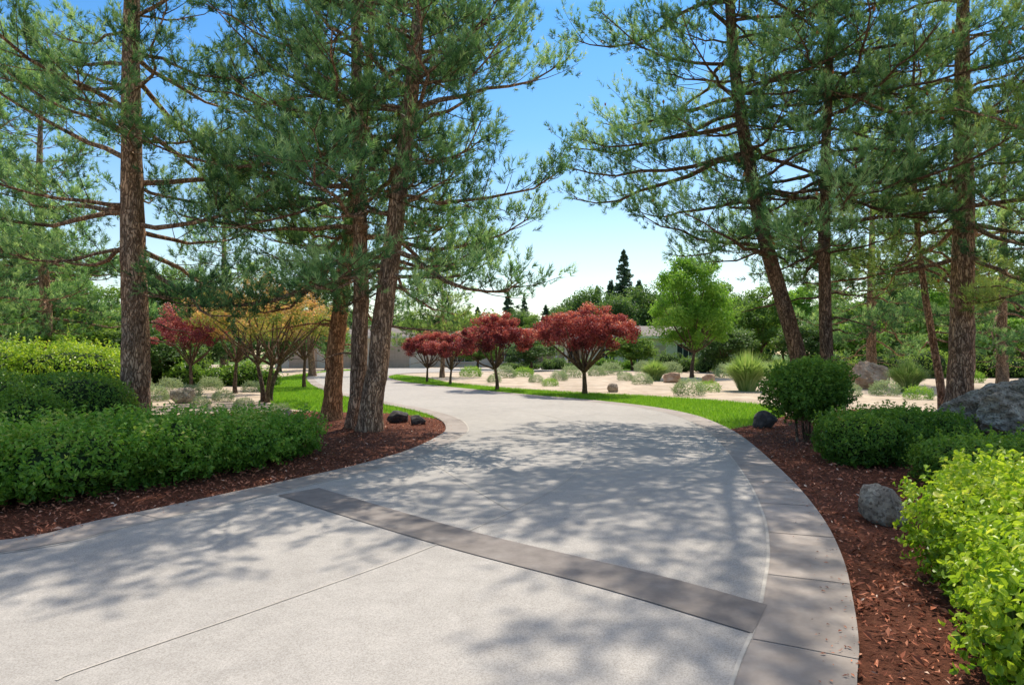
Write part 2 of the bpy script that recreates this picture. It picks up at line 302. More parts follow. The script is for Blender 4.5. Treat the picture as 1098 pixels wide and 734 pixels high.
def broad(seed,H,W,zc0,leafn,leaf,mat,bark='plumbark',ncl=40,fork=.9,r0=.1,nlimb=14,trunks=1,dome=False,clr=.17,asp=.55,topt=.25,tb=.35,splay=3):
    rng=np.random.default_rng(seed); tr=MB(); cr=MB(); hc=(H-zc0)/2; zc=zc0+hc
    if dome:   # umbrella: clumps spread through a flat-bottomed bowl
        m=ncl*3; a=rng.random(m)*6.28; rr=rng.random(m)**.5; x=np.cos(a)*rr*W/2*.95; y=np.sin(a)*rr*W/2*.95
        top=zc0+(H-zc0)*(1-rr**3*.42)-.12+.1*rng.normal(size=m); bot=zc0+(H-zc0)*.3*rr**1.5*(1+.25*rng.normal(size=m)); u=rng.random(m)**.6
        C=np.stack([x,y,bot+(top-bot)*u],-1)
    else:
        d=norm(rng.normal(size=(ncl*3,3))); r=rng.random(ncl*3)**.33*.82
        C=d*r[:,None]*np.array([W/2,W/2,hc]); tp=np.clip((C[:,2]+hc)/(2*hc),0,1); C[:,:2]*=(1.1-.45*tp)[:,None]; C[:,2]+=zc
    C=C[:ncl]; n=len(C); cs=W*clr*(.6+.7*rng.random(n)); ct=rng.normal(size=n)*.12
    idx=rng.integers(0,n,leafn); q=norm(rng.normal(size=(leafn,3))); rr=rng.random(leafn)**.45
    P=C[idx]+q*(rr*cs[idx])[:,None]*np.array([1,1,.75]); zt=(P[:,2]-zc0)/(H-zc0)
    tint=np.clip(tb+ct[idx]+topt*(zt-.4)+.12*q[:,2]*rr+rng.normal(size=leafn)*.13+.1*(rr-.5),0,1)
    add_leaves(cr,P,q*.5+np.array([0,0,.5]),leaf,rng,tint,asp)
    for k in range(trunks):
        ang=rng.random()*6.28; sp=(0 if trunks==1 else .12); fx=sp*math.cos(k*6.28/trunks+ang); fy=sp*math.sin(k*6.28/trunks+ang)
        top=np.array([fx*splay,fy*splay,fork]) if trunks>1 else np.array([rng.normal()*.04*H/3,rng.normal()*.04*H/3,fork])
        pt=catmull([[fx,fy,-.05],[fx*1.5,fy*1.5,fork*.4],top],5); tube(tr,pt,r0*(1-.35*np.linspace(0,1,len(pt)))*(1+.4*np.exp(-np.linspace(0,8,len(pt)))),10,0,rng,.05)
        order=rng.permutation(n)[:nlimb]
        if trunks>1: order=[i for i in order if C[i][0]*fx+C[i][1]*fy>-.1]
        for i in order:
            e=C[i]; m1=top*.6+e*.4; m1[2]=top[2]+(e[2]-top[2])*.38+rng.normal()*.03; m1[:2]+=rng.normal(size=2)*.03*W
            q3=catmull([top,m1,e],4); tube(tr,q3,np.linspace(r0*.5,r0*.1,len(q3)),5)
    return tr.mesh('trunk',M[bark]),cr.mesh('crown',M[mat])
def fir(seed,H,W,n,leaf,mat='fir'):
    rng=np.random.default_rng(seed); tr=MB(); cr=MB()
    tube(tr,catmull([[0,0,0],[0,0,H*.5],[0,0,H*.99]],4),np.linspace(.16*H/10,.02,9),7)
    nbr=int(H*16); zb=H*(.05+.94*rng.random(nbr)**.85); ab=rng.random(nbr)*6.28; Rb=(W/2)*(1-zb/H)**.8*(.6+.6*rng.random(nbr))+.12
    wgt=Rb/Rb.sum(); i=rng.choice(nbr,n,p=wgt); s=rng.random(n)**.7; R=Rb[i]; lat=rng.normal(size=n)*.16*R*(1.1-s)+rng.normal(size=n)*.05
    x=R*s; z=zb[i]-.3*x+.12*x*s**2-np.abs(rng.normal(size=n))*.16
    P=np.stack([np.cos(ab[i])*x-np.sin(ab[i])*lat,np.sin(ab[i])*x+np.cos(ab[i])*lat,z],-1)
    add_leaves(cr,P,np.tile([0,0,1.],(n,1)),leaf,rng,np.clip(.25+.4*s+rng.normal(size=n)*.14,0,1),.45,spread=.9)
    return tr.mesh('trunk',M['barkd']),cr.mesh('crown',M[mat])
def tussock(seed,H,W,n,w=.012,mat='grassy'):
    rng=np.random.default_rng(seed); mb=MB(); a=rng.random(n)*6.28; lean=rng.random(n)**.7; h=np.stack([np.cos(a),np.sin(a),np.zeros(n)],-1)
    b=h*(rng.random(n)*W*.14)[:,None]; L=H*(.7+.45*rng.random(n)); pts=[]
    sd=np.stack([-np.sin(a),np.cos(a),np.zeros(n)],-1)*w
    for s in (0,.4,.75,1):
        p=b+h*(lean*W*.5*s**1.5)[:,None]; p[:,2]+=L*(s-.45*lean*s**2.4); ww=(1-s**2)*1.0
        pts+= [p-sd*ww,p+sd*ww]
    v=np.stack(pts,1).reshape(-1,3); i=np.arange(n)[:,None]*8
    f=np.vstack([i+np.array([[0,1,3,2]]),i+np.array([[2,3,5,4]]),i+np.array([[4,5,7,6]])])
    mb.add(v,f,0,np.repeat(np.clip(.45+rng.normal(size=n)*.22,0,1),8)); return mb.mesh('grass_tuft',M[mat])
def mound(seed,H,W,n,leaf,mat):
    rng=np.random.default_rng(seed); mb=MB(); P,N,d=lumps([(0,0,H*.35,W/2,W/2,H*.65),(W*.2,W*.1,H*.28,W*.34,W*.34,H*.55)],n,rng,.3,2,.07,shoots=.15,sl=.1)
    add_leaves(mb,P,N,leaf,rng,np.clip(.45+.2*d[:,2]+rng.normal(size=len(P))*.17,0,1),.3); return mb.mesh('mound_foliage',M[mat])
def rock(name,label,loc,r,seed,mat,rz=0,group=None,nu=40,nv=26,blocky=16,lo=.72,crag=0):
    rng=np.random.default_rng(seed); mb=MB(); th=np.linspace(0,2*np.pi,nu,endpoint=False); ph=np.linspace(.02,np.pi-.02,nv)
    d=np.stack([np.outer(np.sin(ph),np.cos(th)),np.outer(np.sin(ph),np.sin(th)),np.outer(np.cos(ph),np.ones(nu))],-1).reshape(-1,3)
    s=np.ones(len(d))*1.2
    for k in range(blocky):
        nrm=norm(rng.normal(size=3)); c=lo+.3*rng.random(); q=d@nrm; s=np.where(q>0,np.minimum(s,c/np.maximum(q,1e-3)),s)
    for fq,am in ((6,.02),(15,.012),(32,.007*(1+crag)),(60,.004*crag)):
        K=rng.normal(size=(8,3))*fq; s=s+am*np.sin(d@K.T+rng.random(8)*6).sum(1)/2
    if crag:
        for k in range(7):   # ledges and clefts
            nrm=norm(rng.normal(size=3)); q=d@nrm-rng.normal()*.4; s-=crag*.09*np.exp(-(q/.045)**2)
    v=d*s[:,None]*np.array(r); v[:,2]+=r[2]*.62
    i=np.arange(nv-1)[:,None]*nu; j=np.arange(nu)[None,:]; k=(j+1)%nu
    mb.add(v,np.stack([i+j,i+nu+j,i+nu+k,i+k],-1).reshape(-1,4),0,None,crag==0)
    o=mb.obj(name,M[mat]); o.location=loc; o.rotation_euler=(0,0,rz); return tag(o,label,'rock',group)
# ------------------------------------------------------------ setting
gs=400
mb=MB(); mb.add([(-gs,-60,0),(gs,-60,0),(gs,700,0),(-gs,700,0)],[(0,1,2,3)]); tag(mb.obj('ground',M['ground']),'pale dry earth ground between the beds','ground',kind='structure')
tag(sheet('meadow',[(-300,87),(-60,87),(-40,92),(40,92),(60,78),(300,78),(300,650),(-300,650)],.004,M['meadow']),'rough green ground under the far woodland','ground',kind='structure')
Lline=catmull([(-14,3.2),(-9,4.3),(-6.2,5.05)]+[G(*p) for p in [(0,583),(100,562),(200,541),(300,519),(380,501),(435,485),(466,471),(478,461),(470,450),(440,440),(390,430),(350,420),(332,411),(330,404),(345,399.5),(385,397)]],8)
Rline=catmull([G(*p) for p in [(600,397.3),(500,398.6),(440,400.3),(419,403),(419,406),(440,410.5),(500,417),(560,423),(640,430),(700,437),(745,446),(778,459),(802,474),(845,513),(880,555),(903,600),(915,650),(921,695),(919,734)]]+[(1.25,2.5),(.6,1.6),(-.5,.4),(-2,-.8),(-5,-2.5),(-14,-4)],8)
far=np.array([(-16,66),(-16,70.5),(6,70.5)])
drive=np.vstack([Lline,far,Rline])
ZD=.03
dv=tag(sheet('driveway',drive,ZD,M['field'],skirt=.04),'curving exposed aggregate concrete driveway','driveway',kind='structure')
def side(line):
    m=offset(line,.3)[len(line)//2:len(line)//2+1]; return 1 if inpoly(m[:,0],m[:,1],drive)[0] else -1
sl,sr=side(Lline),side(Rline)
b=MB(); ribbon(b,Lline,0,.45*sl,ZD+.004,cut=1.6); ribbon(b,Rline,0,.52*sr,ZD+.004,cut=1.25); b.obj('border_strip',M['border'],dv)
j=MB(); ribbon(j,Lline,.455*sl,.478*sl,ZD+.004); ribbon(j,Rline,.524*sr,.546*sr,ZD+.004)
cl=catmull([G(*p) for p in [(60,736),(100,720),(300,650),(462,590),(560,545),(610,515),(632,487),(634,470),(612,454),(560,441),(500,432),(450,424)]],8)
ribbon(j,cl,-.008,.008,ZD+.004)
for a,c in [((505,466),(782,468)),((520,440),(735,447)),((450,489),(545,549))]:
    ribbon(j,catmull([G(*a),G((a[0]+c[0])/2,(a[1]+c[1])/2+1),G(*c)],4),-.01,.01,ZD+.0045)
j.obj('joint',M['joint'],dv)
up=catmull([G(*p) for p in [(342,526),(500,572),(700,620),(823,654)]],6); lo=catmull([G(*p) for p in [(298,534),(460,585),(640,634),(807,685)]],6)
bd=MB(); n=len(up); bd.add(np.vstack([np.c_[lo,np.full(n,ZD+.0065)],np.c_[up,np.full(n,ZD+.0065)]]),[(i,i+1,i+1+n,i+n) for i in range(n-1)]); bd.obj('dark_band',M['band'],dv)
lawnR=np.array([G(*p) for p in [(405,404),(425,401.5),(455,404.5),(480,410),(530,415),(600,420),(680,424),(740,427.5),(800,432),(838,437),(842,446),(812,455),(778,461),(740,452),(640,436),(560,428),(500,421),(440,414),(400,408)]])
lawnL=np.array([G(*p) for p in [(480,452),(462,448),(430,444),(395,442),(345,442),(306,438),(284,429),(276,416),(290,406.5),(322,401),(350,397.5),(380,395.5),(400,396.5),(360,402),(355,410),(380,420),(420,430),(470,441)]])
mulL=np.array([(-20,2.6),(-9,3.9)]+[G(*p) for p in [(0,605),(200,560),(400,515),(492,470),(485,455),(462,447.5),(395,441.5),(345,441.5),(310,441),(150,446)]]+[(-20,16)])
mulR=np.array([G(*p) for p in [(772,460),(820,520),(860,600),(870,700)]]+[(.8,2.5),(-1,-.6),(3,-3),(14,0),(18,6),(18,14)]+[G(*p) for p in [(1010,443),(930,438),(860,442),(842,446),(812,455)]])
farL=np.array([(8,62),(40,58),(60,66),(40,74),(8,71)])
for nm,pl,z,mt,lb in [('mulch_bed',mulL,.004,'mulch','brown mulch bed left of the drive'),('mulch_bed',mulR,.004,'mulch','brown mulch bed right of the drive')]:
    tag(sheet(nm,pl,z,M[mt]),lb,'mulch bed',kind='structure')
for pl,lb in [(lawnR,'curving green lawn strip right of the drive'),(lawnL,'green lawn wedge left of the drive'),(farL,'distant green lawn before the house')]:
    tag(sheet('lawn',pl,.008,M['lawn']),lb,'lawn',kind='structure')
rng=np.random.default_rng(5)
def scatter(poly,n,ex=(),wt=None):
    lo=poly.min(0); hi=poly.max(0); x=lo[0]+rng.random(n)*(hi[0]-lo[0]); y=lo[1]+rng.random(n)*(hi[1]-lo[1]); k=inpoly(x,y,poly)
    for e in ex: k&=~inpoly(x,y,e)
    if wt is not None: k&=rng.random(n)<wt(x,y)
    return x[k],y[k]
mb=MB()
for pl,nn in ((lawnR,300000),(lawnL,350000)):
    x,y=scatter(pl,nn,(drive,),lambda x,y:np.clip(24/np.maximum(y,1),0,1)**2); n=len(x); P=np.stack([x,y,np.full(n,.008)],-1)
    a=rng.random(n)*6.28; sd=np.stack([np.cos(a),np.sin(a),0*a],-1)*.009; tip=P+np.stack([rng.normal(size=n)*.025,rng.normal(size=n)*.025,.05+.05*rng.random(n)],-1)
    mb.add(np.stack([P-sd,P+sd,tip],1).reshape(-1,3),np.arange(3*n).reshape(-1,3),0,np.repeat(np.clip(.45+rng.normal(size=n)*.2,0,1),3))
tag(mb.obj('lawn_grass',M['blade']),'short mown green grass on the lawns','grass',kind='stuff')
mb=MB()
for pl,nn in ((mulL,150000),(mulR,190000)):
    x,y=scatter(pl,nn,(drive,lawnL,lawnR),lambda x,y:np.clip(6/np.maximum(y,2),0,1)**1.2*(np.abs(x)/np.maximum(y,.5)<.85)); n=len(x); z=.012+.03*rng.random(n)
    add_leaves(mb,np.stack([x,y,z],-1),np.tile([0,0,1.],(n,1)),.03+.04*rng.random(n)**2,rng,np.clip(.42+rng.normal(size=n)*.25,0,1),.4,spread=.75)
x=[];y=[]
for ln,sg in ((Lline,sl),(Rline,sr)):
    i=rng.integers(0,len(ln),420); q=ln[i]+rng.normal(size=(420,2))*.05; q=q+(offset(ln,1.0)-ln)[i]*sg*np.abs(rng.normal(size=(420,1)))*.1; x+=list(q[:,0]);y+=list(q[:,1])
n=len(x); add_leaves(mb,np.stack([x,y,np.full(n,ZD+.012)],-1),np.tile([0,0,1.],(n,1)),.012+.02*rng.random(n),rng,rng.random(n)*.8,.4,spread=.3)
tag(mb.obj('bark_mulch',M['chip']),'loose reddish brown bark chips over the beds','mulch',kind='stuff')
# ------------------------------------------------------------ near pines
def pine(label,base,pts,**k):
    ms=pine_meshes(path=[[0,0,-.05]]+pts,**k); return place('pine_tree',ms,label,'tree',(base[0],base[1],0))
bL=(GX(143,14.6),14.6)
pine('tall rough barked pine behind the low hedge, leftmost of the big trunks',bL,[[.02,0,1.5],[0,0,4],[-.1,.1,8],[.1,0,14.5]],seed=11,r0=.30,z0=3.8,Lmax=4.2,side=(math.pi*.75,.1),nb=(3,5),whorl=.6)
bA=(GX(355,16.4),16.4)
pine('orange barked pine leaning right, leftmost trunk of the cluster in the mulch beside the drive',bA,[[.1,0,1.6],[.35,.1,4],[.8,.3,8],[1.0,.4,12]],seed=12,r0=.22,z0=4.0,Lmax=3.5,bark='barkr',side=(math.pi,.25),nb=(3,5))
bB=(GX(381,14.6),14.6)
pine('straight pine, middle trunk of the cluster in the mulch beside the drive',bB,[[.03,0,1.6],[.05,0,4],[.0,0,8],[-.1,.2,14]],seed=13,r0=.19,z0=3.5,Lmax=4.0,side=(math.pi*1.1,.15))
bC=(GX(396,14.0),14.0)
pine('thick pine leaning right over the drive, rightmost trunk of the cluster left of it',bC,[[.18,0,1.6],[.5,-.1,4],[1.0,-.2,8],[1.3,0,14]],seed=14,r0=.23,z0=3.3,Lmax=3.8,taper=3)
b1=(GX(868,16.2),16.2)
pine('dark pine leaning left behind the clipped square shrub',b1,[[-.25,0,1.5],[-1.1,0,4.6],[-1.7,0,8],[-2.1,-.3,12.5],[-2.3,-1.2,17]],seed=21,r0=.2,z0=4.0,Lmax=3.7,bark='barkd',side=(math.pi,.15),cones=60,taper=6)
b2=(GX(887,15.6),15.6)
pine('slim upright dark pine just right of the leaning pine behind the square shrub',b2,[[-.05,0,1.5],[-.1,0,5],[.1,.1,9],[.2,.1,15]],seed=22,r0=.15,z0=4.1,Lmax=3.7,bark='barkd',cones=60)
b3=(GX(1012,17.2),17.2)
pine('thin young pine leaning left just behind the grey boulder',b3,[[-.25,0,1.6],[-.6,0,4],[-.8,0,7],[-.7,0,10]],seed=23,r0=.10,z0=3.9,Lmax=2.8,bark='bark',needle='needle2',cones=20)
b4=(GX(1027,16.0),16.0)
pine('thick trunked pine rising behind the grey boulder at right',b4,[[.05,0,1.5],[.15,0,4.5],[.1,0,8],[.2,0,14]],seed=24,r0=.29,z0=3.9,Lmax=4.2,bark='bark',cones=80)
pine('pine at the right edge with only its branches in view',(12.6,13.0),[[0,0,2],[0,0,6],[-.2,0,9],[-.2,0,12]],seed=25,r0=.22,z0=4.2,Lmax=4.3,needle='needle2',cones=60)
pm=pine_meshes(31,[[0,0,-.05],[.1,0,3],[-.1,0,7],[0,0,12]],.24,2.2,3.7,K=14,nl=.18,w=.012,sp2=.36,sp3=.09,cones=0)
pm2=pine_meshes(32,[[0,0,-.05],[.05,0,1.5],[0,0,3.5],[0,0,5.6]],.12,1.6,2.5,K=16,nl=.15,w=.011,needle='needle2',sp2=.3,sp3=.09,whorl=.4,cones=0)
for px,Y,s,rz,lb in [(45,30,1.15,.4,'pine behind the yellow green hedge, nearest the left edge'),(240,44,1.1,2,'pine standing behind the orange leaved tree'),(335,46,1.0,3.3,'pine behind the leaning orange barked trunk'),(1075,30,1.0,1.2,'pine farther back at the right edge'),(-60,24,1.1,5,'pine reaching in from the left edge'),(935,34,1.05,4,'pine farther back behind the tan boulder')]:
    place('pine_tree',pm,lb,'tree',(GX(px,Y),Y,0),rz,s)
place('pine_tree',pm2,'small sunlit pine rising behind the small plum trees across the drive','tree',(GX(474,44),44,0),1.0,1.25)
# ------------------------------------------------------------ plum and ornamental trees
def gl(px,py): x,y=G(px,py); return (x,y,0)
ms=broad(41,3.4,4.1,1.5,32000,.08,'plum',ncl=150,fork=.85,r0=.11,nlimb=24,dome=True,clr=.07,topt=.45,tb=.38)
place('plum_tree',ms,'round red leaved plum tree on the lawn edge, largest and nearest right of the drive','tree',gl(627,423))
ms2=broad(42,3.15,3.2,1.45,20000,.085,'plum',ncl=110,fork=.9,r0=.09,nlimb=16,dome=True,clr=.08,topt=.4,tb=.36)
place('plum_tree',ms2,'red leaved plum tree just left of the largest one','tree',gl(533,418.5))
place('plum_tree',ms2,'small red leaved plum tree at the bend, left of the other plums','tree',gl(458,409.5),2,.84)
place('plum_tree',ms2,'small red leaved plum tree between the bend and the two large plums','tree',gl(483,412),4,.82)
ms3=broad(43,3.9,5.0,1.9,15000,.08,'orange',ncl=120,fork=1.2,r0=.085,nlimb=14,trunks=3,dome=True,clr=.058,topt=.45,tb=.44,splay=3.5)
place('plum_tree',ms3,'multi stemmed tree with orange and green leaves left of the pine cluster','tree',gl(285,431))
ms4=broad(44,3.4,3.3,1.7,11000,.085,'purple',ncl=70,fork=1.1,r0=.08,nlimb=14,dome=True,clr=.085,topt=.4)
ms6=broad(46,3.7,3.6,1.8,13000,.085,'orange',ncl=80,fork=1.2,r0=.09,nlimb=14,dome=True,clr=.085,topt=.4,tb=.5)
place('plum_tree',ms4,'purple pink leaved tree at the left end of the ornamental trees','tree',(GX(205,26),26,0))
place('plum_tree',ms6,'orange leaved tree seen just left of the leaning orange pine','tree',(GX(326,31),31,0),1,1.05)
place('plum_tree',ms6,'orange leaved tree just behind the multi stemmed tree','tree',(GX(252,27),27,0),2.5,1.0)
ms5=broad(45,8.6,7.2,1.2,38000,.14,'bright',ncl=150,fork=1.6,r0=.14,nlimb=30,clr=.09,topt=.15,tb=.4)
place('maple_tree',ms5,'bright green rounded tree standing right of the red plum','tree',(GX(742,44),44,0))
# ------------------------------------------------------------ woodland
W=[broad(51,10,8,1.2,15000,.26,'wood1','barkd',90,2.5,.2,14,clr=.12),broad(52,9,9,1.0,15000,.26,'wood2','barkd',80,2.2,.2,14,clr=.13),broad(53,11,7,1.5,14000,.25,'bright','barkd',80,3,.2,14,clr=.12)]
FR=[fir(61,15,6.6,24000,.32),fir(62,13,6.0,22000,.3)]
rw=np.random.default_rng(77)
def wood(px,Y,top,kind,lab,grp):
    h=EYE+(HZ-top)/F*Y; ms=(W+FR)[kind]; H0=[10,9,11,15,13][kind]; s=h/H0; wx=max(s,.75)
    place('conifer_tree' if kind>2 else 'broadleaf_tree',ms,lab,'tree',(GX(px,Y),Y,0),rw.random()*6.28,(wx,wx,s),grp)
for k,(px,Y,top,kd) in enumerate([(-40,36,270,0),(20,44,255,1),(75,48,280,2),(120,40,300,0),(185,46,285,1),(240,52,300,0),(300,58,305,1),(150,60,250,3),(60,62,240,3),(350,64,320,0),(5,30,330,2),(200,38,335,1),(100,34,338,0),(160,34,345,1)]):
    wood(px,Y,top,kd,['leafy green tree in the woodland behind the left garden','dark leafy tree in the woodland behind the left garden','pale green tree in the woodland behind the left garden','dark conifer in the woodland behind the left garden'][kd],'trees behind the left garden')
for k,(px,Y,top,kd) in enumerate([(400,92,335,1),(440,96,330,0),(480,92,328,1),(512,105,328,3),(545,100,311,4),(562,112,318,3),(585,98,325,4),(603,94,326,1),(630,96,304,1),(655,100,298,4),(690,94,303,1),(712,98,295,0),(740,92,300,1),(775,90,295,0),(370,90,330,1),(520,92,338,1),(570,94,334,0),(450,88,345,1),(660,90,310,1),(720,88,325,0),(800,88,310,1),(640,110,305,3),(556,98,328,1),(532,100,332,0),(612,100,318,1),(500,98,332,1),(685,104,298,4)]):
    wood(px,Y,top,kd,['leafy green tree rising behind the house','dark leafy tree rising behind the house','','tall narrow conifer rising behind the house','dark narrow conifer rising behind the house'][kd],'trees behind the house')
wood(669,98,266,3,'tallest pointed conifer behind the house, topping the skyline left of the bright green tree',None)
for k,(px,Y,top,kd) in enumerate([(815,58,300,0),(860,64,295,2),(905,56,305,0),(950,62,290,1),(1000,55,300,2),(1050,60,285,0),(1098,52,280,1),(1140,50,270,0),(840,74,320,1),(890,78,310,0),(935,74,318,2),(985,76,300,1),(1030,78,305,0),(1085,74,290,1),(925,50,335,2),(1020,48,340,0),(1075,46,335,2),(870,52,340,1),(1150,66,260,3)]):
    wood(px,Y,top,kd,['leafy green tree in the woodland beyond the right bed','dark leafy tree in the woodland beyond the right bed','pale green tree in the woodland beyond the right bed','conifer in the woodland beyond the right bed'][kd],'trees beyond the right bed')
for k,(px,Y,top,kd,lb) in enumerate([(570,60,358,1,'small dark tree before the house left of the columns'),(678,62,352,0,'small green tree before the right wing of the house'),(775,55,345,1,'small dark tree under the right side of the bright green tree'),(512,64,356,0,'small green tree between the two smaller plum trees, before the house'),(795,62,335,0,'green tree at the right end of the house')]):
    wood(px,Y,top,kd,lb,None)
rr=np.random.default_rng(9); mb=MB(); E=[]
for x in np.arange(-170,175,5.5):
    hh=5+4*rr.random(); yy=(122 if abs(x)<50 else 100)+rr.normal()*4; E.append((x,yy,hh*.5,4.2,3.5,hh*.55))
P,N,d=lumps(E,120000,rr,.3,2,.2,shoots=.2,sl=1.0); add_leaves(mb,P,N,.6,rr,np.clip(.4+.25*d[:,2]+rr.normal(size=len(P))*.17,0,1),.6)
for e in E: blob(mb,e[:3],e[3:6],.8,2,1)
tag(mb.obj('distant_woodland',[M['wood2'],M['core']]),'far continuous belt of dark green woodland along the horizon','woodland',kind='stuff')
for px,Y,w_,h_,lab,mt in [(60,28,5,1.9,'far rounded shrub mass behind the yellow green hedge','hedge'),(240,33,4,1.3,'low green shrub mass behind the purple tree','box'),(900,47,9,1.6,'long green shrub mass behind the tan boulder','wood1'),(1060,44,8,1.7,'long green shrub mass behind the right boulders','wood1'),(760,56,6,1.5,'dark green shrub mass under the bright tree','wood2'),(650,66,5,1.0,'clipped green shrubs in front of the house','box'),(580,64,6,1.0,'low green shrubs in front of the house entrance','wood2'),(720,62,5,1.2,'low green shrubs before the house, left of the bright tree trunk','wood1'),(980,52,9,1.7,'green shrub mass between the boulders, far behind the dry bed','wood2'),(830,54,7,1.5,'green shrub mass behind the square clipped shrub','wood1'),(150,36,6,1.5,'green shrub mass behind the left dry bed','wood1')]:
    rr=np.random.default_rng(px); e=[(-w_*.5+i*w_*.2+rr.normal()*.2,rr.normal()*.5,h_*.4*q,w_*.15*(.7+.6*rr.random()),w_*.14,h_*.55*q) for i,q in enumerate(.6+.6*rr.random(6))]
    shrub('shrub_mass',lab,'shrub',(GX(px,Y),Y,0),e,9000,.13,M[mt],int(px+7),bump=.22,stems=0,shoots=.2,sl=.35)
# ------------------------------------------------------------ hedges and shrubs
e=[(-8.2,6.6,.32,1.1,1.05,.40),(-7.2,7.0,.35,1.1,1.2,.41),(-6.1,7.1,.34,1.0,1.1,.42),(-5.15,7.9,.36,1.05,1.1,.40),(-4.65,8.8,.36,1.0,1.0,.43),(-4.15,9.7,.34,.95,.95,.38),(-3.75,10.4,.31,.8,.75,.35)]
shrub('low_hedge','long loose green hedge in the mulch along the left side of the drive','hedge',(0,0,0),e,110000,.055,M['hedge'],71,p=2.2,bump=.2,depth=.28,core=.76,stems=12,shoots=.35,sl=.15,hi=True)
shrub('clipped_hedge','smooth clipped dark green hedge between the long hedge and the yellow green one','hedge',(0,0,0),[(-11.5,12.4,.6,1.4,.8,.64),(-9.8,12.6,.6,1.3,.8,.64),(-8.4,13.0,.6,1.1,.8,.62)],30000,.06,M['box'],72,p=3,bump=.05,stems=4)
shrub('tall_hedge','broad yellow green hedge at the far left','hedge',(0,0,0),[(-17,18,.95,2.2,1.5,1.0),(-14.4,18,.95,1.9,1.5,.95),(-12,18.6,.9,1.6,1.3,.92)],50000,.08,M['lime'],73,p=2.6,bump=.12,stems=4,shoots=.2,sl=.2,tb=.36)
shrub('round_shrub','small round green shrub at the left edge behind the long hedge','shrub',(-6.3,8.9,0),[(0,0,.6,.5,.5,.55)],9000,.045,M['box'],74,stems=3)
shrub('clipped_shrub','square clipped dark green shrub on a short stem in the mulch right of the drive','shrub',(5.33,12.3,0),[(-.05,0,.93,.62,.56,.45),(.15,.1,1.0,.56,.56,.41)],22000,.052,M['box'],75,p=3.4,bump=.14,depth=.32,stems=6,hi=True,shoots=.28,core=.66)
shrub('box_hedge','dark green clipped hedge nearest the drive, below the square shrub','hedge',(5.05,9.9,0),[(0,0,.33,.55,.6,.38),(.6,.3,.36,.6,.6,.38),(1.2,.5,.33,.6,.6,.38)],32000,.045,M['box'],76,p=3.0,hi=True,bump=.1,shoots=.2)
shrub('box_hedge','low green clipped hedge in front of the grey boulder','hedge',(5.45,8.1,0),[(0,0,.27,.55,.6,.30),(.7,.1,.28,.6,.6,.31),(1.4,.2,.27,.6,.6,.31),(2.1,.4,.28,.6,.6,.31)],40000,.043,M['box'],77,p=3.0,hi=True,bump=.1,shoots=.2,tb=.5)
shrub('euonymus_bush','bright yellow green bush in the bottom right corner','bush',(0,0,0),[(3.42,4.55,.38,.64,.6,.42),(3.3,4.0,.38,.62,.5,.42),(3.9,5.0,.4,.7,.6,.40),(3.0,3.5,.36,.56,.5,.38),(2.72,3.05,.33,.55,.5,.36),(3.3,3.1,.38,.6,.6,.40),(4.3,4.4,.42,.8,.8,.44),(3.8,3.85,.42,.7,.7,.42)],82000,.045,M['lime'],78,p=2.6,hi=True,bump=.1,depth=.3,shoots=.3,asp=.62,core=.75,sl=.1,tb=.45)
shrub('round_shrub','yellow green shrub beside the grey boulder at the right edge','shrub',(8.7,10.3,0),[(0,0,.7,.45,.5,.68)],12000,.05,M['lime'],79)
# ------------------------------------------------------------ rocks
rock('boulder','large pale grey boulder behind the clipped hedges at right',(8.35,11.4,0),(1.1,.95,.78),88,'rock',.3,nu=150,nv=100,blocky=26,lo=.68,crag=1.1)
rock('boulder','tan orange boulder in the dry bed, largest in the far right bed',(16,30.8,0),(.95,.75,.8),91,'rocko',.7,nu=60,nv=40,blocky=10,lo=.6,crag=.6)
x,y=G(945,559); rock('rock','rounded grey rock in the mulch beside the right edge of the drive',(x,y,0),(.22,.2,.22),83,'rock',.2)
for px,py,w_,h_,mt,lb in [(818,458,.26,.2,'rockd','dark rock at the lawn corner right of the drive'),(428,452,.32,.17,'rockd','dark flat rock in the mulch right of the pine cluster'),(447,455,.18,.12,'rockd','small dark rock at the tip of the left mulch bed'),(720,410,.5,.36,'rocko','brown rock in the far bed under the bright green tree'),(759,410,.4,.3,'rocko','small brown rock left of the tall ornamental grass'),(657,420,.25,.2,'rock','small grey rock beside the largest plum tree'),(196,432,.35,.3,'rock','pale rock in the dry bed left of the multi stemmed tree'),(843,413,.45,.3,'rockd','dark rock behind the square shrub'),(306,447,.25,.15,'rock','pale rock by the lawn left of the pine cluster')]:
    x,y=G(px,py); rock('rock',lb,(x,y,0),(w_,w_*.8,h_),int(px),mt,px*.1)
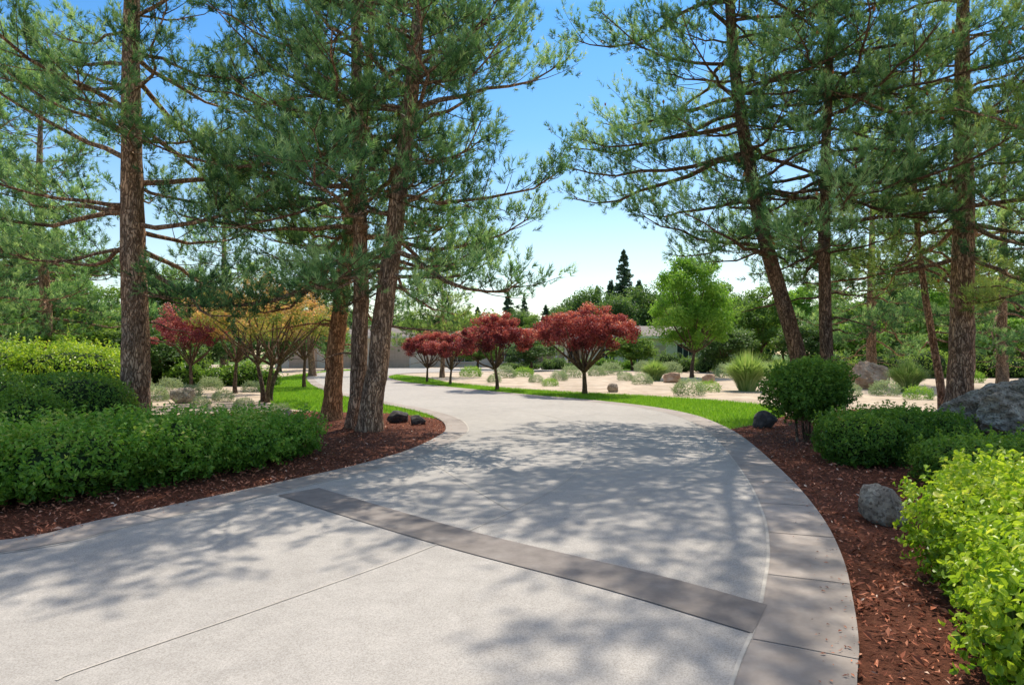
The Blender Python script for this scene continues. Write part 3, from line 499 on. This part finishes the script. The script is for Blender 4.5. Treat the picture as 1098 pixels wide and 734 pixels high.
# ------------------------------------------------------------ grasses and mounds
T1=tussock(91,1.5,2.1,2600,.018); T2=mound(92,.65,1.15,3600,.07,'grey'); T3=tussock(93,.9,1.5,1500,.016); T4=mound(94,.6,1.25,3600,.07,'hedge')
def tus(px,py,me,s,lb,g=None):
    x,y=G(px,py); o=link('grass_clump' if me in (T1,T3) else 'mound_plant',me); o.location=(x,y,0); o.rotation_euler=(0,0,px*.3); o.scale=(s,)*3; tag(o,lb,'ornamental grass' if me in (T1,T3) else 'plant',g)
tus(801,419,T1,1.12,'tall pale ornamental grass clump left of the square shrub'); tus(973,420,T1,.9,'ornamental grass clump right of the tan boulder')
tus(702,408,T3,1.4,'green grass clump left of the brown rock'); tus(1060,396,T1,1.2,'grass clump far off above the grey boulder'); tus(835,412,T3,1.5,'low grass clump behind the tall pale grass')
for px,py,s in [(541,405,1.1),(561,404,1.),(612,405,1.1),(590,414,.6),(740,424,.9),(760,420,.7),(688,412,.8),(655,402,1.3),(505,404,1.1),(640,403,1.),(780,405,1.3),(858,402,1.4),(880,400,1.3),(905,398,1.2),(955,400,1.2),(990,405,1.2),(1040,410,1.),(950,424,.8),(985,428,.7),(770,399,1.3),(820,400,1.3),(670,408,.7),(600,408,.8),(575,410,.6),(530,410,.6),(720,401,1.3),(800,396,1.6),(745,396,1.6),(690,399,1.3),(860,415,1.),(895,410,1.),(910,425,.7),(930,398,1.4),(1010,400,1.4)]:
    a=(px//7)%4==0
    tus(px,py,T4 if a else T2,s*1.12,'low bright green mound plant in the dry bed right of the drive' if a else 'low grey green mound plant in the dry bed right of the drive','bright green mounds in the right dry bed' if a else 'grey green mounds in the right dry bed')
for px,py,s in [(165,430,.8),(183,420,.9),(205,425,.7),(226,418,.9),(240,430,.6),(170,410,1.),(200,408,1.),(250,412,.9),(150,420,.9),(215,436,.5),(262,438,.5),(300,446,.5),(270,420,.7),(235,405,1.),(190,400,1.)]:
    tus(px,py,T2,s,'low silvery mound plant in the dry bed left of the drive','mound plants in the left dry bed')
# ------------------------------------------------------------ house
h=thing('house','long low cream stucco house with a brown tiled roof at the end of the drive','house',(0,0,0))
def wall(x0,x1,y0,y1,z): m=MB(); box(m,x0,x1,y0,y1,0,z); return m.obj('wall',M['wall'],h)
wall(-25,-9,72,84,3.1); wall(-9,8,77,86,3.1); wall(8,25,72,84,3.1)
def hip(x0,x1,y0,y1,z,t):
    m=MB(); o=.7; x0-=o;x1+=o;y0-=o;y1+=o; d=(y1-y0)/2; ym=(y0+y1)/2
    m.add([(x0,y0,z),(x1,y0,z),(x1,y1,z),(x0,y1,z),(x0+d,ym,z+t),(x1-d,ym,z+t)],[(0,1,5,4),(2,3,4,5)]); m.add([(x0,y0,z),(x0,y1,z),(x0+d,ym,z+t),(x1,y0,z),(x1,y1,z),(x1-d,ym,z+t)],[(1,0,2),(3,4,5)])
    rf=m.obj('roof',M['roof'],h); g=MB(); box(g,x0,x1,y0-.05,y0+.03,z-.25,z-.003); box(g,x0,x1,y0+.03,y1,z-.06,z-.004); g.obj('fascia',M['trim'],rf)
hip(-25,-9,72,84,3.35,1.4); hip(-9,8,77,86,3.3,1.2); hip(8,25,72,84,3.35,1.3)
def opening(x0,x1,z0,z1,y,kind):
    m=MB(); f=.12
    for a in ((x0-f,x0,z0,z1),(x1,x1+f,z0,z1),(x0-f,x1+f,z1,z1+f)): box(m,a[0],a[1],y-.08,y+.05,a[2],a[3])
    nm={'g':'garage_door','d':'door','w':'window'}[kind]; fr=MB()
    if kind=='w':
        box(fr,x0,x1,y-.03,y+.04,z0,z1); o=fr.obj('window',M['glass'],h)
        for k in (1,2): c=x0+(x1-x0)*k/3; box(m,c-.03,c+.03,y-.06,y-.031,z0,z1)
        box(m,x0-f,x1+f,y-.12,y+.05,z0-f,z0)
    else:
        k=5 if kind=='g' else 1
        for i in range(k): box(fr,x0,x1,y-.04,y+.05,z0+(z1-z0)*i/k+.02,z0+(z1-z0)*(i+1)/k)
        o=fr.obj(nm,M['door'],h)
    m.obj('frame',M['trim'],o)
for x0,x1 in ((-23.5,-20.5),(-18.3,-15.6),(-13.4,-10.8)): opening(x0,x1,0,2.3,71.97,'g')
for x0,x1 in ((9.3,10.8),(12.2,13.7),(17.4,19.2),(21,22.8)): opening(x0,x1,.5,2.5,71.97,'w')
opening(14.9,16.2,0,2.4,71.97,'d'); opening(2.6,4.4,0,2.6,76.97,'d')
for x0,x1 in ((-7,-4.5),(-2.5,0),(5.8,7.4)): opening(x0,x1,.6,2.5,76.97,'w')
for x in (1.2,2.2,4.8,5.8):
    m=MB(); tube(m,np.array([[x,73.5,0],[x,73.5,.25],[x,73.5,.26],[x,73.5,2.7],[x,73.5,2.71],[x,73.5,3.0]]),[.26,.26,.18,.16,.24,.24],12); m.obj('column',M['trim'],h)
m=MB(); box(m,.6,6.4,73,76.9,3.0,3.24); m.obj('portico_roof',M['trim'],h)
# ------------------------------------------------------------ light, camera
EL,AZ=math.radians(57),math.radians(17)   # azimuth from +Y towards +X
w=bpy.data.worlds.new('World'); SC.world=w; w.use_nodes=True; nt=w.node_tree; nt.nodes.clear()
sk=nt.nodes.new('ShaderNodeTexSky'); sk.sky_type='NISHITA'; sk.sun_disc=False; sk.sun_elevation=EL; sk.sun_rotation=AZ; sk.air_density=1.0; sk.dust_density=.8; sk.ozone_density=3.0
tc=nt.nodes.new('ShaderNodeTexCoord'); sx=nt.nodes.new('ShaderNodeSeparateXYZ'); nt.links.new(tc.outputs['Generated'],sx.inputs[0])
sky_fill_tint=ramp(nt,sx.outputs[2],[(.0,(1.45,1.3,1.1)),(.14,(1.2,1.22,1.1)),(.30,(.62,1.0,1.17)),(.45,(.38,.86,1.18)),(.62,(1.5,1.45,1.35)),(1,(2.9,2.2,1.6))])  # tints the visible sky; overhead stops boosted above it as added warm fill light
mm=mix(nt,sk.outputs[0],sky_fill_tint,1.0,'MULTIPLY')
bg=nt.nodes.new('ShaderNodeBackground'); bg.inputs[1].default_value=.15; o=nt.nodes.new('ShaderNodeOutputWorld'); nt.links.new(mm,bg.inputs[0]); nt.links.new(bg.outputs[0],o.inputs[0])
s=bpy.data.lights.new('Sun','SUN'); s.energy=5; s.angle=math.radians(.4); s.color=(1,.93,.82); so=bpy.data.objects.new('Sun',s); COL.objects.link(so)
d=Vector((math.sin(AZ)*math.cos(EL),math.cos(AZ)*math.cos(EL),math.sin(EL))); so.rotation_euler=(-d).to_track_quat('-Z','Y').to_euler()
c=bpy.data.cameras.new('Camera'); co=bpy.data.objects.new('Camera',c); COL.objects.link(co); co.location=(0,0,EYE); co.rotation_euler=(math.pi/2,0,0)
c.lens=36*F/1098; c.sensor_width=36; c.shift_y=(HZ-367)/1098; c.clip_end=2000; SC.camera=co
SC.view_settings.view_transform='Standard'; SC.view_settings.look='None'; SC.view_settings.exposure=0
